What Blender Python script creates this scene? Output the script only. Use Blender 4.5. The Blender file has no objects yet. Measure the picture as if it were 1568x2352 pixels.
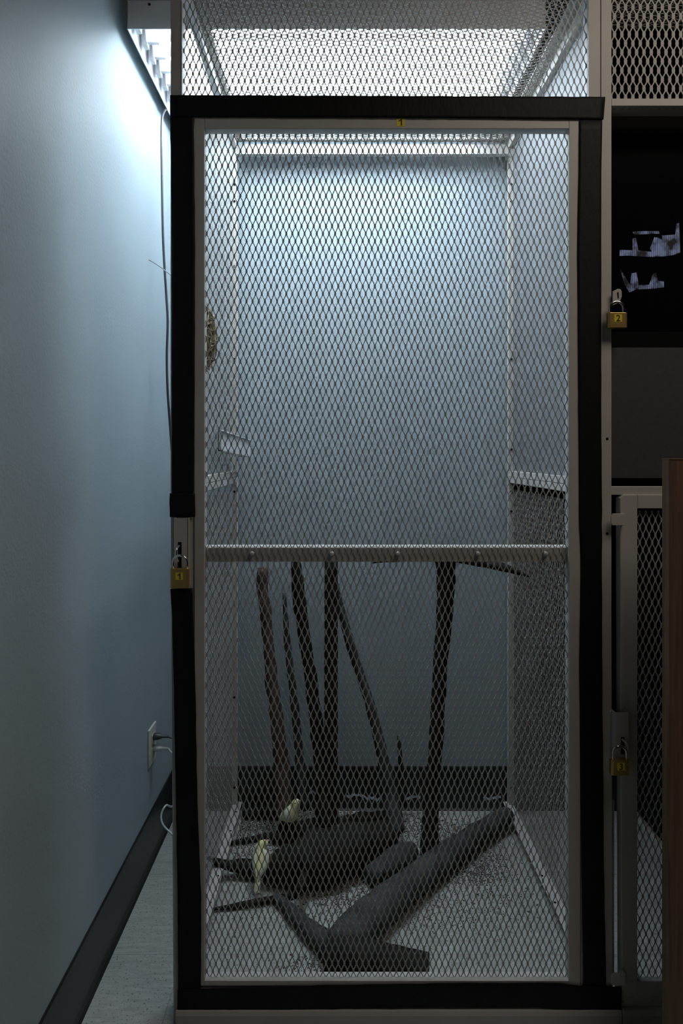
import bpy, math, random
import numpy as np
from mathutils import Vector, Matrix, noise

random.seed(7)
C = bpy.context.scene.collection
PI = math.pi

# ------------------------------------------------------------------ camera, light, exposure
F = 1432.0; CX = 775.0; CY = 1045.0; H = 1.28       # focal length in pixels, vanishing point, eye height
cam_d = bpy.data.cameras.new('camera'); cam = bpy.data.objects.new('camera', cam_d); C.objects.link(cam)
cam.location = (0, 0, H); cam.rotation_euler = (PI / 2, 0, 0)
cam_d.sensor_fit = 'VERTICAL'; cam_d.sensor_height = 36.0
cam_d.lens = 36.0 * F / 2352.0
cam_d.shift_x = (784 - CX) / 2352.0; cam_d.shift_y = -(1176 - CY) / 2352.0
cam_d.clip_start = 0.02
bpy.context.scene.camera = cam

w = bpy.data.worlds.new('world'); bpy.context.scene.world = w; w.use_nodes = True
w.node_tree.nodes['Background'].inputs[0].default_value = (0.80, 0.84, 0.90, 1)
w.node_tree.nodes['Background'].inputs[1].default_value = 0.003

vs = bpy.context.scene.view_settings
vs.view_transform = 'Standard'; vs.look = 'None'; vs.gamma = 1.0; vs.use_curve_mapping = False
vs.exposure = 0.0

TUBE = 44.0                                           # emission of the fluorescent tubes
def area(name, loc, rot, sx, sy, power, col):
    l = bpy.data.lights.new(name, 'AREA'); l.shape = 'RECTANGLE'; l.size = sx; l.size_y = sy
    l.energy = power; l.color = col; l.spread = math.radians(180)
    o = bpy.data.objects.new(name, l); o.location = loc; o.rotation_euler = rot; C.objects.link(o); return o
# the dim warm ceiling light of the room in front of the cages
area('room_ceiling_light', (1.15, 0.50, 2.78), (0, 0, 0), 1.0, 0.7, 11.0, (1.0, 0.88, 0.74))

def X(px, Y): return (px - CX) * Y / F
def Z(py, Y): return H - (py - CY) * Y / F
def P(px, py, Y): return Vector((X(px, Y), Y, Z(py, Y)))
def FL(px, py, h=0.0):                                # the point at height h above the floor seen at a pixel
    Y = F * (H - h) / (py - CY); return Vector((X(px, Y), Y, h))

FY = 1.405                                            # front face of the cages
WL = -0.592                                           # left wall
WB = 2.257                                            # back wall

# ------------------------------------------------------------------ materials
def mat(name, col, rough=0.5, metal=0.0, var=0.0, vscale=20.0, bump=0.0, bscale=200.0, col2=None, stretch=None, spec=None):
    m = bpy.data.materials.new(name); m.use_nodes = True
    nt = m.node_tree; b = nt.nodes['Principled BSDF']
    b.inputs['Base Color'].default_value = (*col, 1); b.inputs['Roughness'].default_value = rough
    b.inputs['Metallic'].default_value = metal
    if spec is not None: b.inputs['Specular IOR Level'].default_value = spec
    tc = nt.nodes.new('ShaderNodeTexCoord'); src = tc.outputs['Object']
    if stretch:
        mp = nt.nodes.new('ShaderNodeMapping'); mp.inputs['Scale'].default_value = stretch
        nt.links.new(src, mp.inputs['Vector']); src = mp.outputs['Vector']
    if var or col2:
        n = nt.nodes.new('ShaderNodeTexNoise'); n.inputs['Scale'].default_value = vscale; n.inputs['Detail'].default_value = 6
        nt.links.new(src, n.inputs['Vector'])
        r = nt.nodes.new('ShaderNodeValToRGB')
        c2 = col2 if col2 else tuple(c * (1 - var) for c in col)
        r.color_ramp.elements[0].position = 0.35; r.color_ramp.elements[1].position = 0.65
        r.color_ramp.elements[0].color = (*c2, 1); r.color_ramp.elements[1].color = (*col, 1)
        nt.links.new(n.outputs['Fac'], r.inputs['Fac']); nt.links.new(r.outputs['Color'], b.inputs['Base Color'])
    if bump:
        n2 = nt.nodes.new('ShaderNodeTexNoise'); n2.inputs['Scale'].default_value = bscale; n2.inputs['Detail'].default_value = 3
        nt.links.new(src, n2.inputs['Vector'])
        bp = nt.nodes.new('ShaderNodeBump'); bp.inputs['Strength'].default_value = bump; bp.inputs['Distance'].default_value = 0.002
        nt.links.new(n2.outputs['Fac'], bp.inputs['Height']); nt.links.new(bp.outputs['Normal'], b.inputs['Normal'])
    return m

M_wall = mat('blue_wall_paint', (0.375, 0.450, 0.490), 0.56, var=0.04, vscale=3, bump=0.28, bscale=130)
M_ceil = mat('ceiling_paint', (0.10, 0.10, 0.10), 0.9)
M_base = mat('black_vinyl_base', (0.018, 0.020, 0.020), 0.38, var=0.3, vscale=8, bump=0.1, bscale=60)
M_frame = mat('grey_painted_steel', (0.50, 0.485, 0.46), 0.5, var=0.06, vscale=12, bump=0.08, bscale=500)
M_mesh = mat('grey_painted_mesh', (0.40, 0.39, 0.37), 0.5, var=0.05)
M_sheet = mat('galvanised_sheet', (0.23, 0.25, 0.27), 0.5, metal=0.2, var=0.35, vscale=420, bump=0.3, bscale=700)
M_darksheet = mat('dark_grey_sheet', (0.060, 0.062, 0.066), 0.65, var=0.12, vscale=90, bump=0.15, bscale=500)
M_black = mat('black_panel', (0.004, 0.004, 0.005), 0.7, spec=0.08)
M_tape = mat('black_cloth_tape', (0.006, 0.0065, 0.008), 0.6, spec=0.22, var=0.2, vscale=30, bump=0.35, bscale=120, stretch=(1, 1, 0.35))
M_brass = mat('brass', (0.52, 0.36, 0.13), 0.38, metal=0.75, bump=0.1, bscale=400)
M_steel = mat('polished_steel', (0.75, 0.75, 0.76), 0.16, metal=1.0)
M_yellow = mat('yellow_sticker', (0.78, 0.62, 0.03), 0.5)
M_ink = mat('black_print', (0.01, 0.01, 0.01), 0.6)
M_white = mat('white_enamel', (0.78, 0.78, 0.80), 0.45)
M_plastic = mat('white_plastic', (0.72, 0.75, 0.78), 0.35)
M_ivory = mat('ivory_outlet_plastic', (0.68, 0.68, 0.60), 0.35)
M_cable = mat('dark_grey_cable', (0.055, 0.055, 0.062), 0.42)
M_wcable = mat('pale_cable', (0.55, 0.57, 0.58), 0.35)
M_barkdk = mat('dark_bark', (0.022, 0.020, 0.018), 0.9, spec=0.15, col2=(0.008, 0.008, 0.007), vscale=28, bump=1.0, bscale=110)
M_bark = mat('grey_bark', (0.060, 0.066, 0.066), 0.8, spec=0.3, col2=(0.026, 0.029, 0.029), vscale=18, bump=0.8, bscale=70)
M_barkred = mat('reddish_bark', (0.085, 0.050, 0.042), 0.85, col2=(0.040, 0.026, 0.022), vscale=22, bump=0.9, bscale=90)
M_cut = mat('cut_wood', (0.09, 0.075, 0.055), 0.8, var=0.4, vscale=40)
M_litter = mat('bark_litter', (0.12, 0.105, 0.088), 0.9, col2=(0.05, 0.045, 0.038), vscale=60)
M_straw = mat('straw', (0.50, 0.42, 0.25), 0.8, col2=(0.16, 0.12, 0.07), vscale=40)
M_bird = mat('pale_yellow_feathers', (0.95, 0.92, 0.46), 0.75, var=0.10, vscale=60, bump=0.3, bscale=220)
M_wing = mat('cream_wing_feathers', (0.92, 0.93, 0.68), 0.75, var=0.15, vscale=90, bump=0.3, bscale=220)
M_beak = mat('pink_beak', (0.55, 0.36, 0.28), 0.4)
M_eye = mat('bird_eye', (0.01, 0.008, 0.008), 0.1)
M_wood = mat('brown_veneer', (0.20, 0.120, 0.075), 0.5, col2=(0.12, 0.070, 0.045), vscale=9, stretch=(14, 14, 0.5), bump=0.1, bscale=90)
M_glass = mat('black_glass', (0.004, 0.004, 0.006), 0.12, spec=0.15)

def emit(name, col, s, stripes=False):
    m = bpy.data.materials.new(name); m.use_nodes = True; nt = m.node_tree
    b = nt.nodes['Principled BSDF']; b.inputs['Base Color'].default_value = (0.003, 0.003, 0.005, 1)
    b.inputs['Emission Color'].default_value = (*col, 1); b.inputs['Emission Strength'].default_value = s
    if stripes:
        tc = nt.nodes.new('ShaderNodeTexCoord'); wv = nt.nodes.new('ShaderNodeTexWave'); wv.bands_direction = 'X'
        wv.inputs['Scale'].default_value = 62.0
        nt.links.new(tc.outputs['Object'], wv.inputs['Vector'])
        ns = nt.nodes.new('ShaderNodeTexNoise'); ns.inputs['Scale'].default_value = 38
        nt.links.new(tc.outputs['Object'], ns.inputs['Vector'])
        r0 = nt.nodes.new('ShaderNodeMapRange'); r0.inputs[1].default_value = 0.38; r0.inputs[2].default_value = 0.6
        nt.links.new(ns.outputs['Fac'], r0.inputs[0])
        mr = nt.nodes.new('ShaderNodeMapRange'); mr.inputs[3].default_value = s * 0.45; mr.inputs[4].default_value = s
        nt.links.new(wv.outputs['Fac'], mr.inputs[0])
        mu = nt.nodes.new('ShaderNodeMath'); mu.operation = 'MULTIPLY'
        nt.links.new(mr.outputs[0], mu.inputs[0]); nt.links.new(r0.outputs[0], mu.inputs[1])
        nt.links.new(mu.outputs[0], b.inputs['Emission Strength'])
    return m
M_tube = emit('fluorescent_glow', (0.76, 0.90, 1.0), TUBE)
M_reflection = emit('dim_blue_reflection_glow', (0.50, 0.60, 1.0), 0.22, True)  # reflection in the dark glass, painted as a striped glow

# floor tiles: streaky grey vinyl, seams every 0.3048 m
M_floor = bpy.data.materials.new('grey_vinyl_tile'); M_floor.use_nodes = True
def _floor():
    nt = M_floor.node_tree; b = nt.nodes['Principled BSDF']; b.inputs['Roughness'].default_value = 0.55
    tc = nt.nodes.new('ShaderNodeTexCoord')
    mp = nt.nodes.new('ShaderNodeMapping'); mp.inputs['Scale'].default_value = (3.5, 22, 1)
    nt.links.new(tc.outputs['Object'], mp.inputs['Vector'])
    n = nt.nodes.new('ShaderNodeTexNoise'); n.inputs['Scale'].default_value = 4; n.inputs['Detail'].default_value = 9; n.inputs['Roughness'].default_value = 0.7
    nt.links.new(mp.outputs['Vector'], n.inputs['Vector'])
    r = nt.nodes.new('ShaderNodeValToRGB')
    r.color_ramp.elements[0].position = 0.3; r.color_ramp.elements[0].color = (0.27, 0.28, 0.262, 1)
    r.color_ramp.elements[1].position = 0.7; r.color_ramp.elements[1].color = (0.44, 0.455, 0.425, 1)
    nt.links.new(n.outputs['Fac'], r.inputs['Fac'])
    sp = nt.nodes.new('ShaderNodeTexNoise'); sp.inputs['Scale'].default_value = 190; sp.inputs['Detail'].default_value = 4
    nt.links.new(tc.outputs['Object'], sp.inputs['Vector'])
    sr = nt.nodes.new('ShaderNodeValToRGB'); sr.color_ramp.elements[0].position = 0.60; sr.color_ramp.elements[0].color = (1, 1, 1, 1)
    sr.color_ramp.elements[1].position = 0.68; sr.color_ramp.elements[1].color = (0.28, 0.27, 0.26, 1)
    nt.links.new(sp.outputs['Fac'], sr.inputs['Fac'])
    mx = nt.nodes.new('ShaderNodeMix'); mx.data_type = 'RGBA'; mx.blend_type = 'MULTIPLY'; mx.inputs[0].default_value = 1
    nt.links.new(r.outputs['Color'], mx.inputs[6]); nt.links.new(sr.outputs['Color'], mx.inputs[7])
    m2 = nt.nodes.new('ShaderNodeMapping'); m2.inputs['Location'].default_value = (0.09, -1.597, 0)
    nt.links.new(tc.outputs['Object'], m2.inputs['Vector'])
    bk = nt.nodes.new('ShaderNodeTexBrick'); bk.offset = 0.0; bk.inputs['Scale'].default_value = 1.0
    bk.inputs['Brick Width'].default_value = 0.3048; bk.inputs['Row Height'].default_value = 0.3048
    bk.inputs['Mortar Size'].default_value = 0.0008; bk.inputs['Mortar Smooth'].default_value = 0.2
    bk.inputs['Color1'].default_value = (1, 1, 1, 1); bk.inputs['Color2'].default_value = (0.93, 0.93, 0.94, 1); bk.inputs['Mortar'].default_value = (0.5, 0.5, 0.5, 1)
    nt.links.new(m2.outputs['Vector'], bk.inputs['Vector'])
    m3 = nt.nodes.new('ShaderNodeMix'); m3.data_type = 'RGBA'; m3.blend_type = 'MULTIPLY'; m3.inputs[0].default_value = 1
    nt.links.new(mx.outputs[2], m3.inputs[6]); nt.links.new(bk.outputs['Color'], m3.inputs[7])
    nt.links.new(m3.outputs[2], b.inputs['Base Color'])
    bp = nt.nodes.new('ShaderNodeBump'); bp.inputs['Strength'].default_value = 0.15; bp.inputs['Distance'].default_value = 0.001
    nt.links.new(n.outputs['Fac'], bp.inputs['Height']); nt.links.new(bp.outputs['Normal'], b.inputs['Normal'])
_floor()

# ------------------------------------------------------------------ mesh helpers
class MB:
    def __init__(s): s.v = []; s.f = []
    def add(s, vs, fs):
        n = len(s.v); s.v += [tuple(v) for v in vs]; s.f += [tuple(i + n for i in f) for f in fs]; return s
    def box(s, x0, x1, y0, y1, z0, z1):
        x0, x1 = min(x0, x1), max(x0, x1); y0, y1 = min(y0, y1), max(y0, y1); z0, z1 = min(z0, z1), max(z0, z1)
        return s.add([(x0,y0,z0),(x1,y0,z0),(x1,y1,z0),(x0,y1,z0),(x0,y0,z1),(x1,y0,z1),(x1,y1,z1),(x0,y1,z1)],
              [(0,3,2,1),(4,5,6,7),(0,1,5,4),(1,2,6,5),(2,3,7,6),(3,0,4,7)])
    def prism(s, pts, axis, a, b):
        """polygon pts (2D) extruded along axis between a and b; 'y': (x,z), 'x': (y,z), 'z': (x,y)"""
        def m(p, t): return {'y': (p[0], t, p[1]), 'x': (t, p[0], p[1]), 'z': (p[0], p[1], t)}[axis]
        n = len(pts)
        ar = sum(pts[i][0]*pts[(i+1)%n][1]-pts[(i+1)%n][0]*pts[i][1] for i in range(n))
        if ar < 0: pts = pts[::-1]
        vs = [m(p, a) for p in pts] + [m(p, b) for p in pts]
        fs = [tuple(range(n)), tuple(range(2*n-1, n-1, -1))]
        fs += [(i, (i+1) % n, (i+1) % n + n, i + n)[::-1] for i in range(n)]
        return s.add(vs, fs)
    def tube(s, pts, rad, seg=10, cap=True, rough=0.0, rs=30.0, flat=1.0):
        pts = [Vector(p) for p in pts]; n = len(pts)
        if not hasattr(rad, '__len__'): rad = [rad] * n
        t0 = (pts[1] - pts[0]).normalized()
        up = Vector((0, 0, 1)) if abs(t0.z) < 0.9 else Vector((1, 0, 0))
        nrm = (up - t0 * up.dot(t0)).normalized()
        vs = []; fs = []
        for i, p in enumerate(pts):
            t = (pts[min(i+1, n-1)] - pts[max(i-1, 0)]).normalized()
            nrm = (nrm - t * nrm.dot(t)).normalized(); bn = t.cross(nrm)
            for k in range(seg):
                a = 2 * PI * k / seg
                d = nrm * math.cos(a) * flat + bn * math.sin(a)
                q = p + d * rad[i]
                if rough:
                    q = p + d * rad[i] * (1 + rough * noise.fractal(q * rs, 1.0, 2.0, 4))
                vs.append(q)
        for i in range(n - 1):
            for k in range(seg):
                k2 = (k + 1) % seg
                fs.append((i*seg+k, i*seg+k2, (i+1)*seg+k2, (i+1)*seg+k))
        if cap:
            fs.append(tuple(range(seg-1, -1, -1))); fs.append(tuple((n-1)*seg + k for k in range(seg)))
        return s.add(vs, fs)
    def build(s, name, m, parent=None, smooth=False, bevel=0.0, seg=2):
        me = bpy.data.meshes.new(name); me.from_pydata(s.v, [], s.f); me.update()
        o = bpy.data.objects.new(name, me); C.objects.link(o)
        if m: me.materials.append(m)
        if smooth: me.polygons.foreach_set('use_smooth', [True] * len(me.polygons))
        if bevel:
            b = o.modifiers.new('bevel', 'BEVEL'); b.width = bevel; b.segments = seg; b.limit_method = 'ANGLE'; b.angle_limit = math.radians(40)
        if parent is not None: par(o, parent)
        return o
def par(o, parent):
    o.parent = parent
    o.matrix_parent_inverse = Matrix.Identity(4)
    # meshes are written in world coordinates: move them into the parent's frame
    m = world_of(parent).inverted()
    if o.type == 'MESH' and o.data.users == 1 and not o.get('local'): o.data.transform(m)
def world_of(o):
    m = Matrix.LocRotScale(o.location, o.rotation_euler, o.scale)
    return world_of(o.parent) @ m if o.parent else m
def empty(name, loc):
    o = bpy.data.objects.new(name, None); o.empty_display_size = 0.05; o.location = loc; C.objects.link(o); return o
def tag(o, label=None, cat=None, group=None, kind=None):
    if label: o['label'] = label
    if cat: o['category'] = cat
    if group: o['group'] = group
    if kind: o['kind'] = kind
    return o
def box(name, m, parent, x0, x1, y0, y1, z0, z1, bevel=0.0015):
    return MB().box(x0, x1, y0, y1, z0, z1).build(name, m, parent, bevel=bevel)
def smooth_path(pts, k=8):
    pts = [Vector(p) for p in pts]; out = []
    P_ = [pts[0]*2 - pts[1]] + pts + [pts[-1]*2 - pts[-2]]
    for i in range(1, len(P_) - 2):
        a, b, c, d = P_[i-1:i+3]
        for j in range(k):
            t = j / k
            out.append(0.5 * ((2*b) + (c-a)*t + (2*a-5*b+4*c-d)*t*t + (3*b-a-3*c+d)*t*t*t))
    out.append(pts[-1]); return out
def lerp_list(rs, n):
    return [float(np.interp(i / (n - 1), np.linspace(0, 1, len(rs)), rs)) for i in range(n)]

# expanded metal: upright diamonds, wide bonds and thin slanting strands
def expanded(name, m, parent, origin, U, V, N, ulen, vlen, p=0.01385, q=0.0341, w=0.0047, h=0.0088, sw=0.0019, th=0.0015):
    origin = np.array(origin, float); U = np.array(U, float); V = np.array(V, float); N = np.array(N, float)
    nu = int(ulen / p) + 1; nv = int(vlen / (q / 2)) + 1
    nodes = []
    for j in range(nv + 1):
        off = 0.5 if j % 2 else 0.0
        for i in range(nu + 1):
            u = (i + off) * p; v = j * q / 2
            if u <= ulen and v <= vlen: nodes.append((u, v))
    nd = np.array(nodes)
    quads_v = []; quads_f = []
    # bonds: flattened hexagon with six sides
    hx = np.array([(w*0.40, h/2), (-w*0.40, h/2), (-w/2, 0), (-w*0.40, -h/2), (w*0.40, -h/2), (w/2, 0)])
    V2 = []; Fc = []
    base = 0
    allv = []; allf = []
    n = len(nd)
    front = np.concatenate([nd[:, None, :] + hx[None], ], axis=1)           # n,6,2
    vv = np.zeros((n, 12, 3)); vv[:, :6, :2] = front; vv[:, 6:, :2] = front
    vv[:, :6, 2] = -th/2; vv[:, 6:, 2] = th/2
    fidx = [(0,1,2,3),(0,3,4,5),(9,8,7,6),(11,10,9,6)] + [(k, k+6, (k+1) % 6 + 6, (k+1) % 6) for k in range(6)]
    allv.append(vv.reshape(-1, 3)); 
    f = np.array(fidx)[None] + (np.arange(n) * 12)[:, None, None]
    allf.append(f.reshape(-1, 4)); base = n * 12
    # strands
    for sgn in (-1, 1):
        a = nd + np.array([sgn * w * 0.20, h * 0.38]); b = nd + np.array([sgn * (p / 2 - w * 0.20), q / 2 - h * 0.38])
        ok = (b[:, 0] >= -0.001) & (b[:, 0] <= ulen + 0.001) & (nd[:, 1] + q/2 <= vlen + 0.001)
        a = a[ok]; b = b[ok]; k = len(a)
        d = b - a; d /= np.linalg.norm(d, axis=1)[:, None]; pr = np.stack([-d[:, 1], d[:, 0]], 1) * sw / 2
        vv = np.zeros((k, 8, 3))
        for t, z in ((0, -th*0.44), (4, th*0.44)):
            vv[:, t, :2] = a - pr; vv[:, t+1, :2] = a + pr; vv[:, t+2, :2] = b + pr; vv[:, t+3, :2] = b - pr
            vv[:, t:t+4, 2] = z
        allv.append(vv.reshape(-1, 3))
        fi = np.array([(3,2,1,0),(4,5,6,7),(1,2,6,5),(3,0,4,7)])
        allf.append((fi[None] + (np.arange(k) * 8)[:, None, None]).reshape(-1, 4) + base); base += k * 8
    v = np.concatenate(allv); fc = np.concatenate(allf).astype(np.int32)
    co = origin + v[:, :1] * U + v[:, 1:2] * V + v[:, 2:3] * N
    me = bpy.data.meshes.new(name)
    me.vertices.add(len(co)); me.vertices.foreach_set('co', co.astype(np.float32).ravel())
    me.loops.add(fc.size); me.loops.foreach_set('vertex_index', fc.ravel())
    me.polygons.add(len(fc)); me.polygons.foreach_set('loop_start', np.arange(0, fc.size, 4, dtype=np.int32))
    me.polygons.foreach_set('loop_total', np.full(len(fc), 4, dtype=np.int32))
    me.polygons.foreach_set('use_smooth', np.zeros(len(fc), dtype=bool))
    me.update(calc_edges=True); me.validate()
    me.materials.append(m)
    o = bpy.data.objects.new(name, me); C.objects.link(o); par(o, parent); return o

def digit(ch, name, cx, cz, y, height, parent, m=M_ink):
    if ch == '1':                                     # stem with a slanting flag
        q = [(0.24, -0.5), (0.24, 0.5), (0.10, 0.5), (-0.02, 0.36), (-0.26, 0.24), (-0.26, 0.10), (-0.10, 0.14), (0.06, 0.23), (0.06, -0.5)]
        return MB().prism([(cx + a * height, cz + b * height) for a, b in q], 'y', y - 0.00008, y + 0.00008).build(name, m, parent)
    cu = bpy.data.curves.new('digit', 'FONT'); cu.body = ch; cu.size = height * 1.42; cu.align_x = 'CENTER'; cu.align_y = 'CENTER'
    cu.extrude = 0.00008; cu.offset = height * 0.018
    t = bpy.data.objects.new('tmp', cu); C.objects.link(t)
    dg = bpy.context.evaluated_depsgraph_get(); me = bpy.data.meshes.new_from_object(t.evaluated_get(dg))
    bpy.data.objects.remove(t)
    xs = [v.co.x for v in me.vertices]; ys = [v.co.y for v in me.vertices]
    mx = (min(xs)+max(xs))/2; my = (min(ys)+max(ys))/2
    for v in me.vertices:
        v.co = Vector((cx + v.co.x - mx, y - v.co.z, cz + v.co.y - my))
    me.materials.clear(); me.materials.append(m)
    o = bpy.data.objects.new(name, me); C.objects.link(o); par(o, parent); return o

# ------------------------------------------------------------------ the room
XR = 2.2; YF = -2.0; ZC = 2.95
def struct(o): o['kind'] = 'structure'; return o
struct(MB().box(WL - 0.1, XR, YF, WB + 0.1, -0.05, 0.0).build('floor', M_floor))
struct(MB().box(WL - 0.1, WL, YF, WB + 0.1, 0.0, ZC).build('wall_left', M_wall))
struct(MB().box(WL, XR, WB, WB + 0.1, 0.0, ZC).build('wall_back', M_wall))
struct(MB().box(WL - 0.1, XR, YF, WB + 0.1, ZC, ZC + 0.05).build('ceiling', M_ceil))
def skirting(name, along):
    prof = [(0, 0), (0.016, 0.0), (0.010, 0.006), (0.006, 0.018), (0.0045, 0.150), (0.0025, 0.154), (0, 0.154)]
    m = MB()
    if along == 'left': m.prism([(WL + a, b) for a, b in prof], 'y', YF, WB)
    else: m.prism([(WB - a, b) for a, b in prof], 'x', WL, XR)
    return struct(m.build(name, M_base))
skirting('baseboard_left', 'left'); skirting('baseboard_back', 'back')

# ------------------------------------------------------------------ the tall cage
XL = X(392, FY); XM = X(1379, FY); XRR = X(1404, FY)
SL = -0.357; SR = 0.603                              # inner faces of the side walls
ZT = 2.405
cage = tag(empty('mesh_cage', ((XL + XM) / 2, FY + 0.4, 0)), 'tall grey wire mesh cage with black tape round its door, lit from above', 'cage')
BK = 2.235                                            # back edge of the cage
DP = 0.035
def fx(px): return X(px, FY)
def fz(py): return Z(py, FY)
# front posts
MB().prism([(fx(398), 0), (fx(392), 2.40), (fx(392), ZT), (fx(447), ZT), (fx(447), fz(222)), (fx(450), 0)][:6] if False else
           [(fx(398), 0), (fx(391.5), fz(1100)), (fx(391.5), ZT), (fx(416), ZT), (fx(416), fz(225)), (fx(444), fz(225)), (fx(444), fz(1500)), (fx(452), 0)],
           'y', FY, FY + DP).build('front_post', M_frame, cage, bevel=0.001)
MB().prism([(fx(1333), 0), (fx(1333), fz(225)), (fx(1352), fz(225)), (fx(1352), ZT), (fx(1378.5), ZT), (fx(1378.5), 0)], 'y', FY, FY + DP).build('front_post', M_frame, cage, bevel=0.001)
box('header_rail', M_frame, cage, fx(444), fx(1333), FY, FY + DP, fz(270), fz(222), 0.001)
box('sill_rail', M_frame, cage, fx(452), fx(1333), FY, FY + DP, 0.035, fz(2262), 0.001)
MB().prism([(FY - 0.012, 0.0), (FY - 0.012, 0.026), (FY - 0.008, 0.035), (FY + DP, 0.035), (FY + DP, 0.0)], 'x', fx(405), fx(1424)).build('base_channel', M_frame, cage, bevel=0.002)
# fixed mesh panel above the door
expanded('upper_front_mesh', M_mesh, cage, (fx(412), FY + 0.012, fz(222) - 0.0085), (1,0,0), (0,0,1), (0,1,0), fx(1356) - fx(412), ZT - fz(222) + 0.005)
for a_, b_ in ((416, 418), (1351, 1353)): MB().box(fx(a_), fx(b_), FY - 0.001, FY + 0.02, fz(222), ZT).build('panel_edge', M_frame, cage)
# side frames of angle iron, lower and upper modules
def side(xi, d):
    """xi inner face, d = -1 for left (outside towards -x), +1 for right"""
    y0, y1 = FY + DP, BK; xo = xi + d * 0.018
    for (za, zb, nm, wb, wt) in ((0.004, 1.202, 'lower_side_frame', 0.034, 0.020), (1.203, ZT, 'upper_side_frame', 0.020, 0.034)):
        m = MB()
        # square tubes all round, mitred where they meet
        m.box(xi, xo, y0, y0 + 0.022, za + wb, zb - wt); m.box(xi, xo, y1 - 0.022, y1, za + wb, zb - wt)
        m.box(xi, xo, y0, y1, za, za + wb); m.box(xi, xo, y0, y1, zb - wt, zb)
        if za < 0.1: m.box(xi - d * 0.015, xi + d * 0.001, y0, y1, za + wb - 0.003, za + wb)
        m.build(nm, M_frame, cage, bevel=0.001)
    for z in (0.1, 0.42, 0.75, 1.08, 1.15, 1.30, 1.62, 1.95, 2.18, 2.24):
        yy = y1 - 0.022
        MB().tube([(xi + d*0.009, yy - 0.0004, z), (xi + d*0.009, yy - 0.0022, z)], 0.0040, 10).build('bolt', M_black if int(z*100) % 2 == 0 else M_steel, cage)
    for k in range(7):
        y = y0 + 0.07 + k * 0.11
        MB().tube([(xi - d*0.004, y, 0.0375), (xi - d*0.004, y, 0.0388)], 0.0036, 10).build('bolt_hole', M_black, cage)
SR = 0.607
side(SL, -1); side(SR, 1)
for xi, d in ((SL, -1), (SR, 1)):
    expanded('lower_side_mesh', M_mesh, cage, (xi + d*0.0165, FY + DP + 0.016, 0.030), (0,1,0), (0,0,1), (1,0,0), BK - FY - DP - 0.032, 1.135, th=0.0006, sw=0.0015, w=0.0034, h=0.0070)
expanded('upper_side_mesh', M_mesh, cage, (SL - 0.0165, FY + DP + 0.016, 1.212), (0,1,0), (0,0,1), (1,0,0), BK - FY - DP - 0.032, 1.168, th=0.0006, sw=0.0015, w=0.0034, h=0.0070)
tag(MB().box(SR + 0.016, SR + 0.0175, FY + DP + 0.004, BK - 0.004, 1.20, 2.39).build('side_sheet', M_sheet, cage), 'solid speckled galvanised side sheet')
# back top rail and mesh roof
m = MB(); m.box(SL, SR, 2.218, 2.221, 2.345, 2.385); m.box(SL, SR, 2.2, 2.221, 2.342, 2.345); m.build('back_top_rail', M_frame, cage)
m = MB(); m.box(SL, SR, FY + DP, FY + DP + 0.03, ZT - 0.003, ZT); m.box(SL, SR, BK - 0.025, BK, ZT - 0.003, ZT)
m.box(SL - 0.016, SL + 0.022, FY, BK, ZT, ZT + 0.003); m.box(SR - 0.03, SR + 0.016, FY, BK, ZT, ZT + 0.003); m.build('roof_frame', M_frame, cage)
expanded('roof_mesh', M_mesh, cage, (SL - 0.005, FY + DP + 0.006, ZT - 0.006), (0,1,0), (1,0,0), (0,0,1), BK - FY - DP - 0.01, SR - SL + 0.01, th=0.0010, sw=0.0017, w=0.0038, h=0.0080)
# flap for the padlock of the door on the left post
m = MB(); ya = FY - 0.022
m.box(fx(403), fx(437), ya, ya + 0.0025, fz(1345), fz(1188)); m.box(fx(403), fx(405.5), ya, FY, fz(1345), fz(1188)); m.box(fx(434.5), fx(437), ya, FY, fz(1345), fz(1188))
hp = m.build('hasp_cover', M_frame, cage, bevel=0.0008)
# fix: slot and staple
box('slot', M_black, hp, fx(414.5), fx(422.5), ya - 0.0006, ya + 0.001, fz(1300), fz(1242), 0.0)
MB().tube(smooth_path([(fx(418), ya + 0.002, fz(1248)), (fx(414), ya - 0.012, fz(1257)), (fx(414), ya - 0.014, fz(1272)), (fx(417), ya - 0.008, fz(1285))], 5), 0.0026, 8, flat=0.8).build('staple', M_steel, hp, smooth=True)

# the door
door = MB()
dx0, dx1, dz0, dz1 = fx(447), fx(1331), fz(2262), fz(271)
ix0, ix1, iz0, iz1 = fx(470), fx(1305.5), fz(2250), fz(297)
yf, yb = FY - 0.003, FY + 0.022
door.box(dx0, ix0, yf, yb, dz0, dz1); door.box(ix1, dx1, yf, yb, dz0, dz1)
door.box(ix0, ix1, yf, yb, iz1, dz1); door.box(ix0, ix1, yf, yb, dz0, iz0)
door = door.build('door', M_frame, cage, bevel=0.0012)
expanded('door_mesh', M_mesh, door, (ix0 - 0.004, FY + 0.008, iz0 - 0.004), (1,0,0), (0,0,1), (0,1,0), ix1 - ix0 + 0.008, iz1 - iz0 + 0.008)
zb1 = Z(1255, FY + 0.012); zb0 = Z(1290, FY + 0.012)
cb = MB(); cb.prism([(FY + 0.011, zb0), (FY + 0.011, zb1 - 0.003), (FY + 0.014, zb1), (FY + 0.040, zb1), (FY + 0.040, zb1 - 0.003), (FY + 0.014, zb1 - 0.003), (FY + 0.014, zb0)], 'x', ix0 - 0.003, ix1 + 0.003)
cb = cb.build('crossbar', M_frame, door)
for px in (578, 762, 914, 1099, 1255):
    MB().tube([(X(px, FY), FY + 0.0115, Z(1273, FY)), (X(px, FY), FY + 0.002, Z(1273, FY)), (X(px, FY), FY + 0.0005, Z(1273, FY))], [0.0052, 0.0050, 0.003], 12).build('bolt', M_frame, door, smooth=True)
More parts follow.
